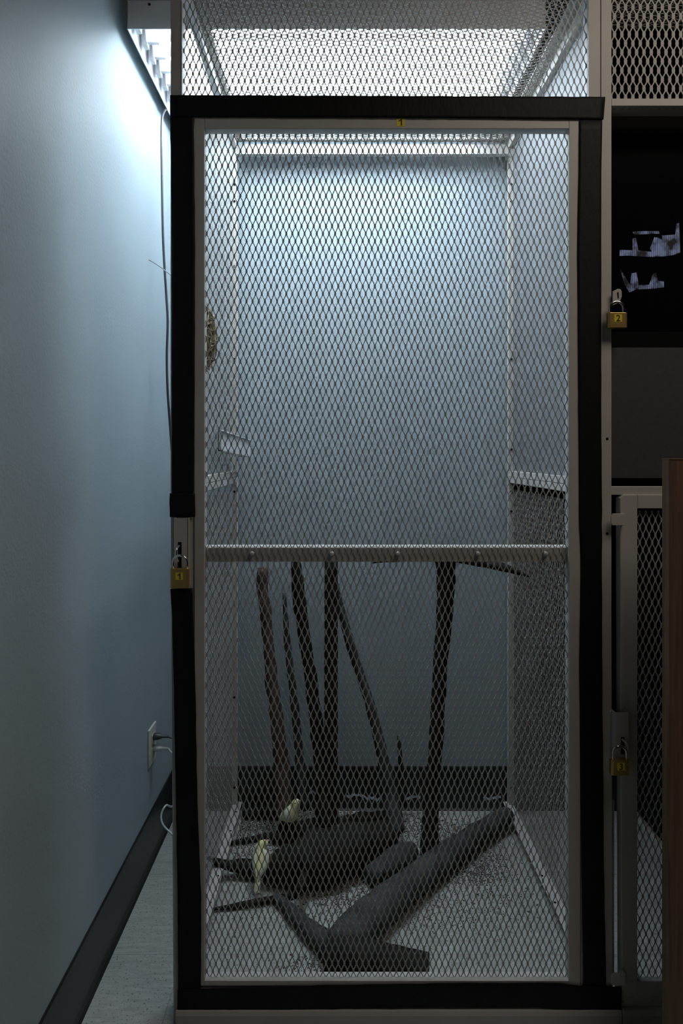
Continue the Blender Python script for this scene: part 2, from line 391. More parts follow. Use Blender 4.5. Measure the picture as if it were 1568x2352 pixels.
MB().box(fx(910), fx(929), yf - 0.0004, yf + 0.0002, fz(292), fz(273.5)).build('number_sticker', M_yellow, door)
digit('1', 'number', fx(919), fz(282.5), yf - 0.0006, 15.5 / 1019, door)

# black cloth tape
def tape(A, B, y=FY - 0.0042, n=60, k=8, bumpy=0.0012, vertical=True):
    """A, B: two edges as lists of (px, py)"""
    A = np.array(A, float); B = np.array(B, float)
    ax = 1 if vertical else 0
    vs = []; fs = []
    def samp(E, t):
        tt = np.linspace(0, 1, len(E)) if False else (E[:, ax] - E[0, ax]) / (E[-1, ax] - E[0, ax])
        return np.array([np.interp(t, tt, E[:, 0]), np.interp(t, tt, E[:, 1])])
    for i in range(n + 1):
        t = i / n; a = samp(A, t); b = samp(B, t)
        ja = noise.noise(Vector((a[0]*0.03, a[1]*0.03, 1))) * 1.0; jb = noise.noise(Vector((b[0]*0.03, b[1]*0.03, 5))) * 1.0
        if vertical: a[0] += ja; b[0] += jb
        else: a[1] += ja; b[1] += jb
        for j in range(k + 1):
            q = a + (b - a) * j / k
            yy = y - abs(noise.noise(Vector((q[0]*0.045, q[1]*(0.012 if vertical else 0.045), 3)))) * bumpy
            vs.append((fx(q[0]), yy, fz(q[1])))
    for i in range(n):
        for j in range(k):
            a = i*(k+1)+j; f = (a, a+1, a+k+2, a+k+1); fs.append(f if vertical else f[::-1])
    o = MB().add(vs, fs).build('tape_strip', M_tape, cage, smooth=True)
    s = o.modifiers.new('thickness', 'SOLIDIFY'); s.thickness = 0.0006; s.offset = 0
    return o
tape([(392, 262), (396, 560), (396, 1140)], [(446, 262), (449, 560), (447, 900), (445.5, 1140)])
tape([(391, 1133), (391, 1187)], [(449, 1133), (449, 1187)], y=FY - 0.0052, n=12)
tape([(392, 1352), (396, 1400), (400, 1560), (408, 1990), (410, 2220), (409, 2338)], [(443, 1350), (444, 1420), (449, 1560), (454, 1830), (463, 2060), (462, 2340)])
tape([(1328, 268), (1327, 400), (1324, 560), (1326, 900), (1328, 1200), (1333, 1300), (1328, 1500), (1330, 1700), (1332, 1900), (1338, 2275)],
     [(1381, 268), (1378, 400), (1378, 560), (1378, 900), (1380, 1200), (1380, 1300), (1380, 1500), (1382, 1700), (1384, 2000), (1390, 2275)], y=FY - 0.0045)
tape([(392, 222), (1000, 224), (1387, 226)], [(392, 271), (446, 272), (1000, 274), (1383, 278)], y=FY - 0.0056, vertical=False)
tape([(409, 2268), (462, 2266), (720, 2258), (1060, 2252), (1281, 2252), (1338, 2260), (1424, 2262)], [(409, 2320), (462, 2318), (636, 2314), (800, 2310), (1250, 2308), (1262, 2312), (1424, 2322)], y=FY - 0.0056, vertical=False)

# ------------------------------------------------------------------ neighbouring cage on the right
rc = tag(empty('storage_cage', (fx(1600), FY + 0.4, 0)), 'dark grey steel cage unit on the right with stacked compartments', 'cage')
XE = 1.05
MB().prism([(fx(1380), 0), (fx(1380), ZT), (fx(1404), ZT), (fx(1404), fz(1400)), (fx(1407), 0)], 'y', FY, FY + DP).build('front_post', M_frame, rc, bevel=0.001)
box('front_post', M_frame, rc, XE, XE + 0.03, FY, FY + DP, 0, ZT)
box('upper_rail', M_frame, rc, fx(1404), XE, FY, FY + 0.03, fz(243), fz(226), 0.001)
box('upper_rail', M_frame, rc, fx(1404), XE, FY + 0.030, FY + 0.06, Z(262, FY + 0.05), fz(230), 0.001)
expanded('upper_mesh', M_mesh, rc, (fx(1399), FY + 0.012, fz(226) - 0.012), (1,0,0), (0,0,1), (0,1,0), XE - fx(1399) + 0.01, ZT - fz(226) + 0.01, p=0.0167, q=0.041, w=0.0078, h=0.014, sw=0.0028)
expanded('roof_mesh', M_mesh, rc, (SR + 0.03, FY + DP, ZT - 0.004), (0,1,0), (1,0,0), (0,0,1), 0.20, XE - SR - 0.03)
MB().box(SR + 0.03, XE, FY + DP + 0.20, BK - 0.14, ZT - 0.006, ZT).build('roof_panel', M_black, rc)
MB().box(SR + 0.020, SR + 0.026, FY + DP, BK, 1.20, ZT).build('compartment_wall', M_black, rc)
MB().box(SR + 0.020, XE, BK - 0.006, BK, 0.155, 1.20).build('compartment_wall', mat('dark_back_sheet', (0.010, 0.010, 0.011), 0.8, spec=0.1), rc)
MB().box(SR + 0.03, XE, BK - 0.15, BK - 0.14, 1.22, ZT - 0.01).build('compartment_wall', M_black, rc)
MB().box(XE, XE + 0.004, FY + DP, BK, 0.03, ZT).build('compartment_wall', M_black, rc)
MB().box(SR + 0.03, XE, FY + 0.06, BK - 0.15, 1.205, 1.215).build('compartment_floor', M_black, rc)
tag(MB().box(fx(1404) , XE, FY + 0.020, FY + 0.023, fz(1099), fz(795)).build('front_panel', M_darksheet, rc, bevel=0.0006), 'plain dark grey front panel')
box('middle_rail', M_frame, rc, fx(1404), XE, FY + 0.004, FY + 0.035, fz(1137), fz(1118), 0.001)
box('lower_rail', M_frame, rc, fx(1426), XE, FY + 0.002, FY + 0.032, 0.035, fz(2278), 0.001)
MB().prism([(FY - 0.012, 0.0), (FY - 0.012, 0.026), (FY - 0.008, 0.035), (FY + DP, 0.035), (FY + DP, 0.0)], 'x', fx(1425), XE).build('base_channel', M_frame, rc, bevel=0.002)
for px in (1430, 1500):
    MB().tube([(fx(px), FY + 0.002, fz(2301)), (fx(px), FY - 0.001, fz(2301))], [0.003, 0.002], 10).build('bolt', M_steel, rc)
for py in (1008, 1226):
    MB().tube([(fx(1394), FY + 0.0002, fz(py)), (fx(1394), FY - 0.0004, fz(py))], 0.003, 14).build('bolt_hole', M_black, rc)
# its door
d2 = MB(); ya, yb = FY - 0.003, FY + 0.02
x0, x1, xi0 = fx(1422), XE - 0.005, fx(1462)
d2.prism([(x0 + 0.010, fz(2287)), (x0 + 0.010, fz(2287) ), (x0 + 0.004, fz(2270)), (x0, fz(1144)), (x0 + 0.008, fz(1136)), (xi0, fz(1136)), (xi0, fz(2287))][1:], 'y', ya, yb)
d2.box(xi0, x1, ya, yb, fz(1168), fz(1136)); d2.box(xi0, x1, ya, yb, fz(2287), fz(2251)); d2.box(x1 - 0.04, x1, ya, yb, fz(2251), fz(1168))
d2 = d2.build('door', M_frame, rc, bevel=0.0015)
expanded('door_mesh', M_mesh, d2, (xi0 - 0.004, FY + 0.008, fz(2251) - 0.004), (1,0,0), (0,0,1), (0,1,0), x1 - xi0 - 0.03, fz(1168) - fz(2251) + 0.008, p=0.0142)
for (a, b) in ((1178, 1205), (2222, 2250)):
    m = MB(); q = [(fx(1396), fz((a+b)/2 + 8)), (fx(1399), fz(b)), (fx(1428), fz(b)), (fx(1428), fz(a)), (fx(1400), fz(a)), (fx(1396), fz(a + 6))]
    m.prism(q, 'y', FY - 0.016, FY - 0.013); m.box(fx(1424.5), fx(1428), FY - 0.013, FY + 0.002, fz(b), fz(a))
    m.build('hinge_tab', M_frame, d2, bevel=0.0008)
m = MB(); m.box(fx(1403), fx(1434), FY - 0.020, FY - 0.0175, fz(1748), fz(1628)); m.box(fx(1403), fx(1405), FY - 0.0175, FY - 0.001, fz(1748), fz(1628)); m.box(fx(1432), fx(1434), FY - 0.0175, FY - 0.003, fz(1748), fz(1628))
h3 = m.build('hasp_cover', M_frame, d2, bevel=0.0006)
box('slot', M_black, h3, fx(1416), fx(1424), FY - 0.0206, FY - 0.019, fz(1722), fz(1684), 0.0)
MB().tube(smooth_path([(fx(1418), FY - 0.018, fz(1688)), (fx(1424), FY - 0.028, fz(1694)), (fx(1427), FY - 0.032, fz(1706)), (fx(1424), FY - 0.028, fz(1724))], 5), [0.0024]*16, 8).build('staple', M_frame, h3, smooth=True)
box('door_gap_strip', M_frame, rc, fx(1416), fx(1420), FY + 0.022, FY + 0.024, fz(2262), fz(1850), 0.0)
# tab that carries the second padlock
m = MB(); yt = FY - 0.010
m.prism([(fx(1402), fz(672)), (fx(1414), fz(666)), (fx(1420), fz(666.5)), (fx(1423), fz(672)), (fx(1423), fz(684)), (fx(1418), fz(697)), (fx(1402), fz(704))], 'y', yt, yt + 0.0025)
tb = m.build('padlock_tab', M_frame, rc, bevel=0.0008)
MB().prism([(fx(1412), fz(675)), (fx(1415.5), fz(673)), (fx(1416), fz(688)), (fx(1413.5), fz(688))], 'y', yt - 0.0004, yt + 0.001).build('slot', M_black, tb)

# dark glass in the open compartment; its blue reflection is drawn as glowing shapes
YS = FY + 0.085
gp = tag(empty('dark_glass_panel', (X(1500, YS), YS, Z(795, YS))), 'dark glass panel with a blue reflection painted as dim glowing striped shapes, inside the open compartment above padlock 2', 'glass panel')
box('black_backing', M_black, gp, X(1398, YS), X(1640, YS), YS + 0.001, YS + 0.02, Z(850, YS), Z(225, YS), 0.002)
pane = MB().box(X(1405, YS), X(1630, YS), YS, YS + 0.0009, Z(760, YS), Z(360, YS)).build('glass_pane', M_glass, gp)
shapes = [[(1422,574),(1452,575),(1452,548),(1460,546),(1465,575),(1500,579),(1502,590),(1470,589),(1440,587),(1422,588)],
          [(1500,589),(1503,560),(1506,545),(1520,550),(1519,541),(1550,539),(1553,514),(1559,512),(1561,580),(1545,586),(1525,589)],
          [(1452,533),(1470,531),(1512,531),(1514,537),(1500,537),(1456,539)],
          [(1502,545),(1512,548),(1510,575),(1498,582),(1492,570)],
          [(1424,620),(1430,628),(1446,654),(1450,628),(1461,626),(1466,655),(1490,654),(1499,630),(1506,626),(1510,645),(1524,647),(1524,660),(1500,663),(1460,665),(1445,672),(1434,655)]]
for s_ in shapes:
    MB().prism([(X(a, YS), Z(b, YS)) for a, b in s_], 'y', YS - 0.0006, YS - 0.0001).build('painted_reflection', M_reflection, pane)

# ------------------------------------------------------------------ padlocks
def padlock(label, x0, x1, yt, yb, ys, Yc, num, sh_w=0.7, tilt=0.0):
    cx = (X(x0, Yc) + X(x1, Yc)) / 2; zt = Z(yt, Yc); zb = Z(yb, Yc); wd = X(x1, Yc) - X(x0, Yc)
    r = tag(empty('padlock', (cx, Yc, zb)), label, 'padlock', None)
    t = 0.0075
    b = MB(); 
    prof = [(-wd/2, t*0.55), (-wd/2, -t*0.55), (-wd/2 + 0.004, -t), (wd/2 - 0.004, -t), (wd/2, -t*0.55), (wd/2, t*0.55), (wd/2 - 0.004, t), (-wd/2 + 0.004, t)]
    b.prism([(cx + a, Yc + c) for a, c in prof], 'z', zb, zt)
    b = b.build('body', M_brass, r, bevel=0.0010)
    gz = zb + (zt - zb) * 0.18
    box('engraved_line', M_brass, b, cx - wd*0.42, cx + wd*0.42, Yc - t - 0.0002, Yc - t + 0.0002, gz, gz + 0.0005, 0)
    s = wd * 0.20
    sz = zb + (zt - zb) * 0.62
    st = MB().box(cx - s, cx + s, Yc - t - 0.0003, Yc - t + 0.0002, sz - s*0.98, sz + s*0.98).build('number_sticker', M_yellow, b)
    digit(num, 'number', cx, sz, Yc - t - 0.0006, s * 1.62, b)
    hw = wd * sh_w / 2; top = Z(ys, Yc) - 0.003
    pts = [(cx - hw, Yc, zt - 0.004)]
    zc = top - hw
    pts += [(cx - hw, Yc, zt + (zc - zt) * 0.5)]
    for k in range(13):
        a = PI - PI * k / 12; pts.append((cx + hw * math.cos(a), Yc, zc + hw * math.sin(a)))
    pts += [(cx + hw, Yc, zt + (zc - zt) * 0.5), (cx + hw, Yc, zt - 0.004)]
    MB().tube(pts, 0.0030, 12).build('shackle', M_steel, r, smooth=True)
    return r
padlock('brass padlock with yellow number 1 on the left post of the taped cage', 392, 434.5, 1305, 1350, 1273, FY - 0.036, '1', 0.75)
padlock('brass padlock with yellow number 2 hanging beside the dark glass', 1393.5, 1438, 719, 754, 690, FY - 0.018, '2', 0.70)
padlock('brass padlock with yellow number 3 on the lower right cage door', 1400.5, 1444, 1744, 1778, 1711, FY - 0.038, '3', 0.72)

# ------------------------------------------------------------------ fluorescent fixture on the roof
zb = 2.425; fy0, fy1 = 1.675, 2.220; fx0, fx1 = -0.566, 0.560
lf = tag(empty('fluorescent_fixture', (0, (fy0+fy1)/2, zb)), 'white fluorescent light fixture with a row of glowing tubes lying on the cage roof', 'light fixture')
m = MB(); t = 0.003; zt = zb + 0.074
m.box(fx0, fx1, fy0, fy0 + t, zb, zt); m.box(fx0, fx1, fy1 - t, fy1, zb, zt); m.box(fx0, fx0 + t, fy0, fy1, zb, zt); m.box(fx1 - t, fx1, fy0, fy1, zb, zt)
m.box(fx0, fx1, fy0, fy1, zt, zt + t)
m.build('housing', M_white, lf, bevel=0.001)
m = MB(); nb = 8; dyb = (fy1 - fy0 - 0.01) / nb
for k in range(nb):                                   # ridged reflector
    ya = fy0 + 0.005 + k * dyb
    m.prism([(ya, zb + 0.013), (ya + 0.018, zb + 0.060), (ya + dyb - 0.018, zb + 0.060), (ya + dyb, zb + 0.013), (ya + dyb, zb + 0.017), (ya + dyb - 0.017, zb + 0.064), (ya + 0.017, zb + 0.064), (ya, zb + 0.017)], 'x', fx0 + 0.03, fx1 - 0.03)
m.build('reflector', M_white, lf)
MB().tube([(X(343, fy0), fy0 + 0.001, Z(10, fy0)), (X(343, fy0), fy0 - 0.001, Z(10, fy0))], 0.0035, 12).build('screw_hole', M_black, lf)
for k in range(nb):
    yc = fy0 + 0.005 + (k + 0.5) * dyb; zc = zb + 0.036
    MB().tube([(fx0 + 0.058, yc, zc), (fx1 - 0.058, yc, zc)], 0.008, 12).build('tube', M_tube, lf, smooth=True)
    for xs, d in ((fx0, 1), (fx1, -1)):
        s = MB(); s.box(xs + d*0.012, xs + d*0.026, yc - 0.011, yc + 0.011, zc - 0.018, zb + 0.07)
        s.tube([(xs + d*0.026, yc, zc), (xs + d*0.058, yc, zc)], 0.0085, 12)
        s.build('socket', M_white, lf, bevel=0.001)
xc = WL
# cord of the fixture between the wall and the cage
cord = MB().tube(smooth_path([P(388, 246, 2.10), P(376, 258, 2.04), P(371, 290, 2.0), P(372, 420, 1.98), P(375, 560, 1.97), P(382, 680, 1.97), P(385, 740, 1.97), P(383, 820, 1.97), P(385, 900, 1.97), P(391, 985, 1.99), P(402, 1150, 2.03)], 8), 0.0039, 10).build('power_cord', M_cable, None, smooth=True)
tag(cord, 'dark grey cord hanging down the wall from the light fixture', 'cord')
tie = MB().tube(smooth_path([P(342, 597, 1.55), P(365, 611, 1.52), P(392, 632, 1.49), P(400, 639, 1.475)], 5), 0.0012, 6).build('cable_tie', M_wcable, None, smooth=True)
tag(tie, 'thin white plastic cable tie sticking out from the left post', 'cable tie')

# ------------------------------------------------------------------ outlet on the left wall
def WP(py, Y, off=0.0): return (WL + off, Y, Z(py, Y))
ol = tag(empty('wall_outlet', (WL, 1.98, 0.36)), 'ivory power outlet plate low on the blue left wall', 'outlet')
MB().box(WL, WL + 0.006, 1.943, 2.018, 0.302, 0.42).build('cover_plate', M_ivory, ol, bevel=0.002)
for z in (0.341, 0.381): MB().box(WL + 0.006, WL + 0.008, 1.965, 1.997, z - 0.014, z + 0.014).build('receptacle', M_ivory, ol, bevel=0.002)
def plug(z, m, name, label, path):
    r = tag(empty(name, (WL + 0.008, 1.981, z)), label, 'plug')
    MB().tube([(WL + 0.0085, 1.981, z), (WL + 0.020, 1.981, z), (WL + 0.030, 1.981, z), (WL + 0.036, 1.981, z), (WL + 0.055, 1.981, z - 0.001)], [0.012, 0.0125, 0.010, 0.006, 0.0045], 12, flat=0.85).build('plug_body', m, r, smooth=True)
    MB().tube(smooth_path(path, 8), 0.0028, 8).build('cord', m, r, smooth=True)
plug(0.386, M_cable, 'black_plug', 'black plug in the upper socket of the wall outlet', [(WL + 0.054, 1.981, 0.385), (WL + 0.09, 1.99, 0.36), (WL + 0.11, 2.05, 0.25), (WL + 0.10, 2.10, 0.02)])
plug(0.349, M_wcable, 'clear_plug', 'pale translucent plug in the lower socket of the wall outlet', [(WL + 0.054, 1.981, 0.348), (WL + 0.095, 1.96, 0.30), (WL + 0.085, 1.93, 0.20), P(381, 1850, 1.86), P(370, 1872, 1.84), P(374, 1894, 1.83), P(392, 1913, 1.82), P(406, 1925, 1.80)])

# ------------------------------------------------------------------ inside the cage: seed trough and nest
tr = tag(empty('feeding_trough', (SL + 0.03, 2.0, 1.28)), 'white plastic trough hooked on the left side mesh inside the cage', 'trough')
m = MB(); ztp, zbt = 1.340, 1.284
pts_o = [(SL + 0.006, 1.83), (SL + 0.016, 1.83), (SL + 0.052, 2.185), (SL + 0.006, 2.185)]
n_ = len(pts_o)
for i in range(n_):
    a, b = Vector(pts_o[i]), Vector(pts_o[(i+1) % n_]); d = (b - a).normalized(); nn = Vector((-d.y, d.x)) * 0.0022
    m.prism([tuple(a), tuple(b), tuple(b + nn), tuple(a + nn)], 'z', zbt, ztp)
m.prism(pts_o, 'z', zbt, zbt + 0.003)
m.v = [(a, b, c_ + 0.008 - 0.055 * (b - 1.83)) for a, b, c_ in m.v]
m.build('tray', M_plastic, tr)
m = MB(); m.prism([(SL + 0.010, 1.80), (SL + 0.022, 1.80), (SL + 0.060, 2.19), (SL + 0.042, 2.19)], 'z', ztp, ztp + 0.003)
m.v = [(a, b, c_ + 0.008 - 0.055 * (b - 1.83)) for a, b, c_ in m.v]
m.build('rim', M_plastic, tr)
def nest():
    rng = random.Random(3); m = MB()
    c = Vector((SL + 0.028, 1.515, 1.565)); R = Vector((0.030, 0.075, 0.082))
    for k in range(420):
        a = rng.uniform(0, 2*PI); z = rng.uniform(-1, 1); s = math.sqrt(1 - z*z)
        n = Vector((s*math.cos(a), s*math.sin(a), z))
        t = n.cross(Vector((rng.gauss(0, 1), rng.gauss(0, 1), rng.gauss(0, 1)))).normalized()
        L = rng.uniform(0.25, 0.7); rr = rng.uniform(0.82, 1.04)
        pts = []
        for j in range(5):
            q = n + t * L * (j - 2) / 2; q = q.normalized() * rr * (1 + 0.06*rng.uniform(-1, 1) + (0.10*rng.random() if j in (0, 4) else 0))
            pts.append(c + Vector((q.x*R.x, q.y*R.y, q.z*R.z)))
        m.tube(pts, 0.0011 + 0.0009*rng.random(), 4)
    return m.build('bird_nest', M_straw)
tag(nest(), 'woven straw nest hanging on the left mesh behind the door frame', 'nest')

# ------------------------------------------------------------------ branches and logs
def wood(name, label, pts, rad, m, cat='branch', rough=0.22, group=None, seg=16, k=7, rs=22):
    q = smooth_path(pts, k); return tag(MB().tube(q, lerp_list(rad, len(q)), seg, rough=rough, rs=rs).build(name, m, None, smooth=True), label, cat, group)
def twig(parent, pts, r, m):
    q = smooth_path(pts, 5); MB().tube(q, lerp_list([r, r*0.35], len(q)), 7, rough=0.2).build('twig', m, parent, smooth=True)

# T-shaped perch
tp = tag(empty('wooden_perch', FL(985, 1960)), 'T-shaped wooden perch, upright branch under a curved crosspiece, on the right', 'perch')
Yt = 2.02
q = smooth_path([P(1024, 1276, Yt), P(1024, 1310, Yt), P(1020, 1420, Yt), P(1009, 1560, Yt), P(1001, 1700, Yt), P(991, 1830, Yt), P(986, 1960, 1.985)], 8)
MB().tube(q, lerp_list([0.038, 0.031, 0.027, 0.023, 0.022, 0.025, 0.030], len(q)), 16, rough=0.16, rs=20).build('upright', M_barkdk, tp, smooth=True)
q = smooth_path([P(852, 1293, 2.10), P(900, 1286, 2.08), P(1020, 1280, 2.0), P(1100, 1290, 1.93), P(1165, 1306, 1.87), P(1217, 1325, 1.84)], 8)
MB().tube(q, lerp_list([0.003, 0.010, 0.019, 0.021, 0.016, 0.003], len(q)), 12, rough=0.12, flat=0.75).build('crosspiece', M_barkdk, tp, smooth=True)
# straight dark post
Yp = 2.06
wood('dark_post', 'straight black upright post in the middle of the cage', [P(760, 1282, Yp), P(760, 1500, Yp), P(760, 1700, Yp), P(758, 1905, Yp)], [0.022, 0.0225, 0.0225, 0.024], M_barkdk, 'post', 0.05)
wood('leaning_branch', 'slender grey branch leaning from the black post down to the right',
     [P(768, 1330, 2.12), P(790, 1430, 2.12), P(820, 1530, 2.12), P(850, 1620, 2.11), P(874, 1720, 2.10), P(896, 1820, 2.08), P(912, 1915, 2.03)], [0.010, 0.015, 0.017, 0.016, 0.020, 0.024, 0.028], M_bark, rough=0.2)
wood('crooked_branch', 'dark crooked branch standing just left of the black post',
     [P(676, 1272, 2.12), P(686, 1370, 2.12), P(700, 1470, 2.12), P(716, 1580, 2.11), P(730, 1690, 2.10), P(742, 1790, 2.08), P(750, 1890, 2.05)], [0.016, 0.022, 0.020, 0.022, 0.024, 0.030, 0.038], M_barkdk, rough=0.25)
rb = wood('reddish_branch', 'reddish brown branch standing at the far left, its broken top below the crossbar',
     [P(602, 1304, 2.15), P(606, 1380, 2.15), P(616, 1470, 2.15), P(624, 1560, 2.14), P(636, 1660, 2.13), P(646, 1760, 2.12), P(655, 1870, 2.10)], [0.019, 0.020, 0.019, 0.021, 0.023, 0.026, 0.032], M_barkred, rough=0.3)
twig(rb, [P(612, 1440, 2.14), P(600, 1400, 2.12), P(590, 1350, 2.11)], 0.006, M_barkred)
wood('thin_branch', 'thin shaded branch between the reddish branch and the crooked one',
     [P(652, 1360, 2.19), P(660, 1480, 2.19), P(674, 1600, 2.18), P(688, 1740, 2.16), P(700, 1860, 2.12)], [0.006, 0.012, 0.014, 0.016, 0.020], M_bark, rough=0.25)
wood('short_twig', 'short dead twig standing by the back wall right of the leaning branch',
     [P(915, 1690, 2.21), P(918, 1730, 2.20), P(922, 1790, 2.19), P(926, 1850, 2.17)], [0.005, 0.008, 0.010, 0.013], M_barkdk, rough=0.3)
# fallen pieces
def log(name, label, pxs, rad, m, **kw):
    pts = []
    for (px, py, h) in pxs: pts.append(FL(px, py, h))
    return wood(name, label, pts, rad, m, **kw)
lg = log('fallen_log', 'long smooth grey log lying diagonally from the right rear corner to the front',
    [(1166, 1872, 0.045), (1100, 1912, 0.042), (1020, 1968, 0.044), (940, 2030, 0.046), (860, 2098, 0.048), (800, 2150, 0.046), (768, 2182, 0.036)], [0.028, 0.032, 0.036, 0.040, 0.047, 0.047, 0.034], M_bark, cat='log', rough=0.10)
log('curved_branch', 'curved grey branch running into the front end of the diagonal log',
    [(632, 2056, 0.022), (668, 2092, 0.022), (706, 2128, 0.026), (740, 2158, 0.03), (775, 2178, 0.034)], [0.010, 0.017, 0.021, 0.026, 0.030], M_bark, rough=0.16)
ck = log('chopped_log', 'dark chopped log at the very front, its cut end facing right',
    [(752, 2192, 0.040), (820, 2202, 0.042), (900, 2218, 0.041), (984, 2233, 0.040)], [0.041, 0.045, 0.042, 0.039], M_barkdk, cat='log', rough=0.08)
log('log_chunk', 'short thick chunk of log in front of the perch foot',
    [(846, 2012, 0.034), (880, 1992, 0.036), (925, 1968, 0.036), (944, 1955, 0.03)], [0.024, 0.034, 0.036, 0.028], M_bark, cat='log', rough=0.15)
dl = log('rotten_log', 'large dark rotten log tapering to a point at the left mesh',
    [(474, 1970, 0.066), (508, 1983, 0.045), (560, 1992, 0.030), (615, 1994, 0.034), (665, 1985, 0.060), (735, 1968, 0.074), (820, 1942, 0.066), (900, 1912, 0.042)], [0.004, 0.011, 0.020, 0.027, 0.056, 0.072, 0.064, 0.040], M_barkdk, cat='log', rough=0.28)
twig(dl, [FL(700, 2000, 0.07), FL(690, 2040, 0.06), FL(668, 2060, 0.03), FL(640, 2058, 0.012)], 0.016, M_barkdk)
log('rear_log', 'dark log lying behind the rotten log, a yellow bird at its left end',
    [(640, 1905, 0.03), (690, 1908, 0.036), (760, 1900, 0.036), (830, 1884, 0.032), (892, 1868, 0.02)], [0.022, 0.030, 0.032, 0.026, 0.010], M_barkdk, cat='log', rough=0.25)
log('bark_slab', 'flat grey slab of bark by the back wall on the left',
    [(556, 1872, 0.014), (600, 1868, 0.016), (650, 1874, 0.014)], [0.012, 0.018, 0.010], M_barkdk, cat='bark', rough=0.3)
log('split_branch', 'short split branch lying in front of the rotten log',
    [(470, 2092, 0.008), (530, 2082, 0.010), (590, 2072, 0.012), (636, 2062, 0.014)], [0.003, 0.006, 0.008, 0.009], M_barkdk, rough=0.3)
log('forked_twig', 'small forked twig left of the large rotten log',
    [(520, 1938, 0.010), (560, 1930, 0.012), (610, 1922, 0.014), (655, 1925, 0.03)], [0.004, 0.008, 0.011, 0.012], M_barkdk, rough=0.3)

# litter of bark crumbs and leaves
def litter(name, label, spots, m, seed):
    rng = random.Random(seed); b = MB()
    for (px, py, sx, sy, n, smin, smax) in spots:
        for _ in range(int(n * 2.2)):
            x = px + rng.gauss(0, sx); y = py + rng.gauss(0, sy)
            if y < 1862: y = 1862 + rng.random() * 15
            c = FL(x, y)
            if c.x < SL + 0.02 or c.x > SR - 0.02 or c.y < FY + 0.04 or c.y > 2.235: continue
            s = rng.uniform(smin, smax) * 0.62; a = rng.uniform(0, PI); nn = rng.choice((3, 4, 5))
            e = rng.uniform(0.3, 0.8); zt = rng.uniform(0.0006, 0.0025)
            pts = []
            for k in range(nn):
                t = 2*PI*k/nn + rng.uniform(-0.3, 0.3); u = math.cos(t)*s*rng.uniform(0.6, 1); v = math.sin(t)*s*e
                pts.append((c.x + u*math.cos(a) - v*math.sin(a), c.y + u*math.sin(a) + v*math.cos(a)))
            b.prism(pts, 'z', 0.0003, zt + 0.0003)
    return tag(b.build(name, m), label, 'litter', kind='stuff')
litter('bark_litter', 'scattered bark crumbs and dead leaves over the cage floor',
    [(580, 1895, 60, 18, 1100, 0.001, 0.005), (700, 1880, 110, 12, 900, 0.0012, 0.006), (780, 1960, 110, 30, 900, 0.0012, 0.006), (1060, 1990, 55, 26, 900, 0.0012, 0.006), (960, 1900, 90, 14, 260, 0.002, 0.008),
     (780, 2060, 90, 25, 400, 0.0015, 0.007), (960, 2080, 90, 40, 420, 0.0010, 0.004), (780, 2215, 60, 14, 260, 0.0015, 0.007), (560, 1950, 50, 26, 200, 0.0015, 0.007),
     (900, 2140, 230, 70, 260, 0.0006, 0.0022), (600, 2120, 90, 60, 120, 0.0008, 0.003), (1150, 2060, 50, 50, 120, 0.0012, 0.005), (1050, 1925, 40, 20, 150, 0.002, 0.008)], M_litter, 11)
# pale crumpled strips along the rear baseboard
rng = random.Random(5)
M_pale = mat('pale_gloss', (0.32, 0.36, 0.40), 0.2)
pr_ = tag(empty('pale_strip', (X(820, 2.215), 2.215, 0.0)), 'pale crumpled strip lying along the rear baseboard', 'plastic strip')
for (a, b) in (((694, 1822), (732, 1820)), ((795, 1826), (872, 1836)), ((905, 1832), (965, 1830)), ((1110, 1834), (1150, 1829))):
    n = 14; pts = []; pl = MB()
    for i in range(n):
        t = i/(n-1); p = P(a[0] + (b[0]-a[0])*t, a[1] + (b[1]-a[1])*t + rng.uniform(-4, 4), 2.215 + rng.uniform(-0.006, 0.006)); pts.append(p)
    vs = []; fs = []
    for p in pts: vs += [p + Vector((0, 0.004*rng.random(), 0.004)), p - Vector((0, 0.003, 0.003*rng.random() + 0.001))]
    for i in range(n-1): fs.append((2*i, 2*i+1, 2*i+3, 2*i+2))
    pl.add(vs, fs)
    o = pl.build('crumple', M_pale, pr_); s_ = o.modifiers.new('thickness', 'SOLIDIFY'); s_.thickness = 0.0008

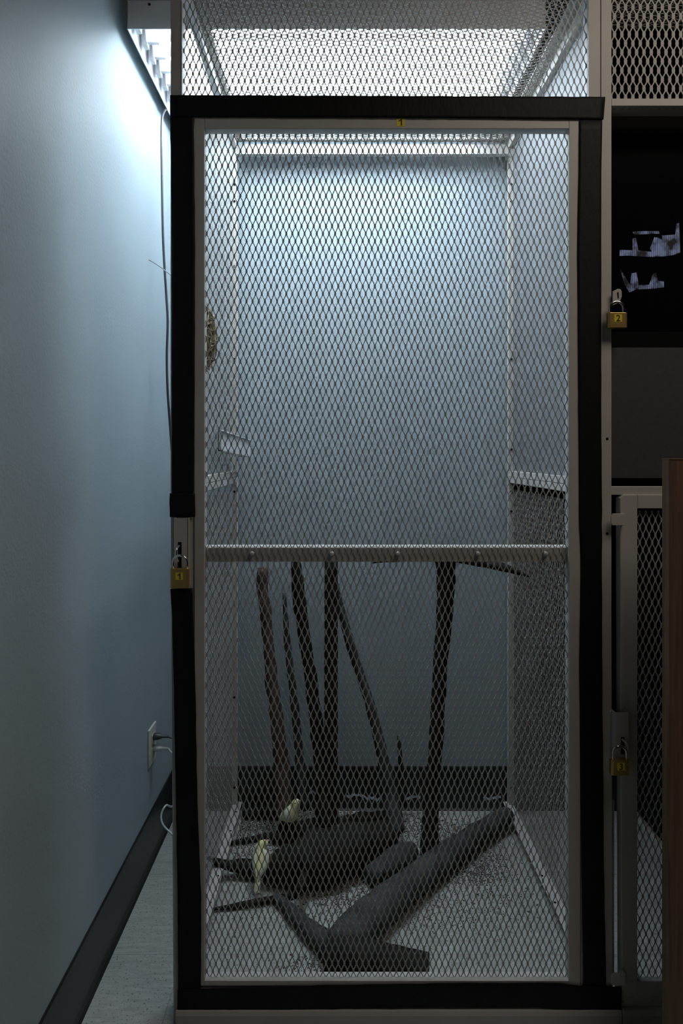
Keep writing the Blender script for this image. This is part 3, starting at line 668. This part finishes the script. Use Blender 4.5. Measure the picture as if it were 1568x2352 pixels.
# ------------------------------------------------------------------ birds
def bird(label, foot, yaw, pitch, headturn, tail_len, up):
    """foot: where the feet stand; the body is pitched up by pitch and heads along yaw"""
    r = tag(empty('yellow_bird', foot), label, 'bird', None)
    Rz = Matrix.Rotation(yaw, 3, 'Z'); Ry = Matrix.Rotation(-pitch, 3, 'Y')
    c = Vector(foot) + Vector((0, 0, up)); SC = 1.2
    def T(p): return c + Rz @ (Ry @ Vector((p[0] * SC * 0.84, p[1] * SC, p[2] * SC)))
    # one continuous body: head, neck, breast, rump
    path = [(0.0560, 0.0080, 0.0020), (0.0530, 0.0080, 0.0075), (0.0470, 0.0078, 0.0112), (0.0400, 0.0058, 0.0132), (0.0320, 0.0030, 0.0148), (0.0240, 0.0, 0.0168), (0.0120, -0.003, 0.0192), (0.0, -0.004, 0.0196),
            (-0.0120, -0.003, 0.0175), (-0.0230, 0.0, 0.0135), (-0.0330, 0.003, 0.0088), (-0.0420, 0.004, 0.0050), (-0.046, 0.004, 0.0015)]
    vs = []; seg = 18
    pts = [Vector((a, 0, b)) for a, b, _ in path]
    q = smooth_path(pts, 3); rad = np.interp(np.linspace(0, 1, len(q)), np.linspace(0, 1, len(path)), [t[2] for t in path])
    fs = []
    for i, p in enumerate(q):
        turn = max(0.0, min(1.0, (p.x - 0.026) / 0.018)) * headturn
        for k in range(seg):
            a = 2*PI*k/seg; o_ = Vector((0, math.sin(a)*rad[i]*0.94, math.cos(a)*rad[i]))
            pt = p + o_
            if turn:
                piv = Vector((0.038, 0, 0.005)); pt = piv + Matrix.Rotation(turn, 3, 'Z') @ (pt - piv)
            vs.append(T(pt))
    for i in range(len(q) - 1):
        for k in range(seg): fs.append((i*seg+k, i*seg+(k+1) % seg, (i+1)*seg+(k+1) % seg, (i+1)*seg+k))
    fs += [tuple(range(seg-1, -1, -1)), tuple((len(q)-1)*seg + k for k in range(seg))]
    body = MB().add(vs, fs).build('body', M_bird, r, smooth=True)
    piv = Vector((0.038, 0, 0.005)); RH = Matrix.Rotation(headturn, 3, 'Z')
    def TH(p): return T(piv + RH @ (Vector(p) - piv))
    MB().tube([TH((0.0535, 0, 0.0075)), TH((0.0575, 0, 0.0065)), TH((0.0625, 0, 0.0035))], [0.0046, 0.0036, 0.0006], 10).build('beak', M_beak, r, smooth=True)
    for s in (-1, 1):
        e = [TH((0.0485, s*0.0088, 0.0105)), TH((0.0485, s*0.0104, 0.0107)), TH((0.0485, s*0.0115, 0.0108))]
        MB().tube(e, [0.0019, 0.0018, 0.0005], 10).build('eye', M_eye, r, smooth=True)
        # folded wing: a shallow shell over the flank, pointed at the rump
        w_ = []; wf = []; n = 12; m_ = 6
        for i in range(n + 1):
            t = i / n; x = 0.026 - t * 0.078
            rr = float(np.interp(x, [-0.052, -0.042, -0.033, -0.023, -0.012, 0, 0.012, 0.026], [0.0025, 0.0066, 0.0100, 0.0148, 0.0188, 0.0206, 0.0195, 0.0150]))
            zz = float(np.interp(x, [-0.05, -0.03, 0.0, 0.026], [0.005, 0.003, -0.003, 0.001]))
            a0 = math.radians(18 + 10*(1-t)); a1 = math.radians(118 - 62 * t * t) * (0.55 + 0.45*min(1, t*5))
            for j in range(m_ + 1):
                a = a0 + (a1 - a0) * j / m_
                w_.append(T((x, s*math.sin(a)*rr, zz + math.cos(a)*rr)))
        for i in range(n):
            for j in range(m_):
                a = i*(m_+1)+j; wf.append((a, a+1, a+m_+2, a+m_+1))
        wo = MB().add(w_, wf).build('wing', M_wing, r, smooth=True)
        sm = wo.modifiers.new('thickness', 'SOLIDIFY'); sm.thickness = 0.0014; sm.offset = 0
        # leg and toes
        hip = T((-0.004, s*0.009, -0.014)); ft = Vector(foot) + Rz @ Vector((0.004, s*0.008, 0.0012))
        lg_ = MB(); lg_.tube([hip, (hip + ft)/2 + Rz @ Vector((-0.004, 0, 0)), ft], [0.0020, 0.0011, 0.0010], 7)
        for a in (-0.5, 0, 0.5, PI):
            d = Rz @ Vector((math.cos(a), math.sin(a), 0)); lg_.tube([ft, ft + d*0.006 + Vector((0,0,0.0005)), ft + d*0.010 - Vector((0,0,0.001))], [0.0010, 0.0009, 0.0004], 6)
        lg_.build('leg', M_beak, r, smooth=True)
    # tail feathers
    w_ = [(-0.036, 0, 0.006), (-0.036 - tail_len*0.5, 0, 0.004), (-0.036 - tail_len, 0, 0.0)]
    tm = MB()
    for s in (-1, 0, 1):
        ps = [T((a, s*0.0016*(1 + 1.2*i), b + (0.001 if s == 0 else 0))) for i, (a, _, b) in enumerate(w_)]
        v = []; wd = [0.0042, 0.0040, 0.0026]; side = Rz @ Vector((0, 1, 0)); nz = (Rz @ (Ry @ Vector((0, 0, 1))))
        for i, p in enumerate(ps):
            v += [p - side*wd[i], p + nz*0.0008, p + side*wd[i], p - nz*0.0008]
        f = []
        for i in range(2):
            for k in range(4): f.append((i*4+k, i*4+(k+1) % 4, (i+1)*4+(k+1) % 4, (i+1)*4+k))
        f += [(3,2,1,0), (8,9,10,11)]
        tm.add(v, f)
    tm.build('tail', M_wing, r)
    return r
B1 = P(672, 1889, 2.03); B1.z = P(672, 1889, 2.03).z
bird('pale yellow bird facing right, perched on the dark log at the rear', (P(666, 1883, 2.045)), math.radians(-25), math.radians(46), 0.0, 0.036, 0.022)
bird('pale yellow bird seen from behind, on the left part of the rotten log', (P(598, 1990, 1.842)), math.radians(84), math.radians(54), math.radians(-50), 0.041, 0.017)

# ------------------------------------------------------------------ brown wooden board in the foreground
YW = 1.22
wb = tag(empty('wooden_board', (X(1560, YW), YW, 0)), 'upright brown wooden board at the lower right edge, in front of the cage', 'board')
box('panel', M_wood, wb, X(1536.5, YW), X(1536.5, YW) + 0.30, YW, YW + 0.028, 0.0, Z(1056, YW), 0.001)
box('top_edge', M_wood, wb, X(1536.5, YW) - 0.0006, X(1536.5, YW) + 0.30, YW - 0.0008, YW + 0.028, Z(1056, YW), Z(1053, YW), 0.0006)
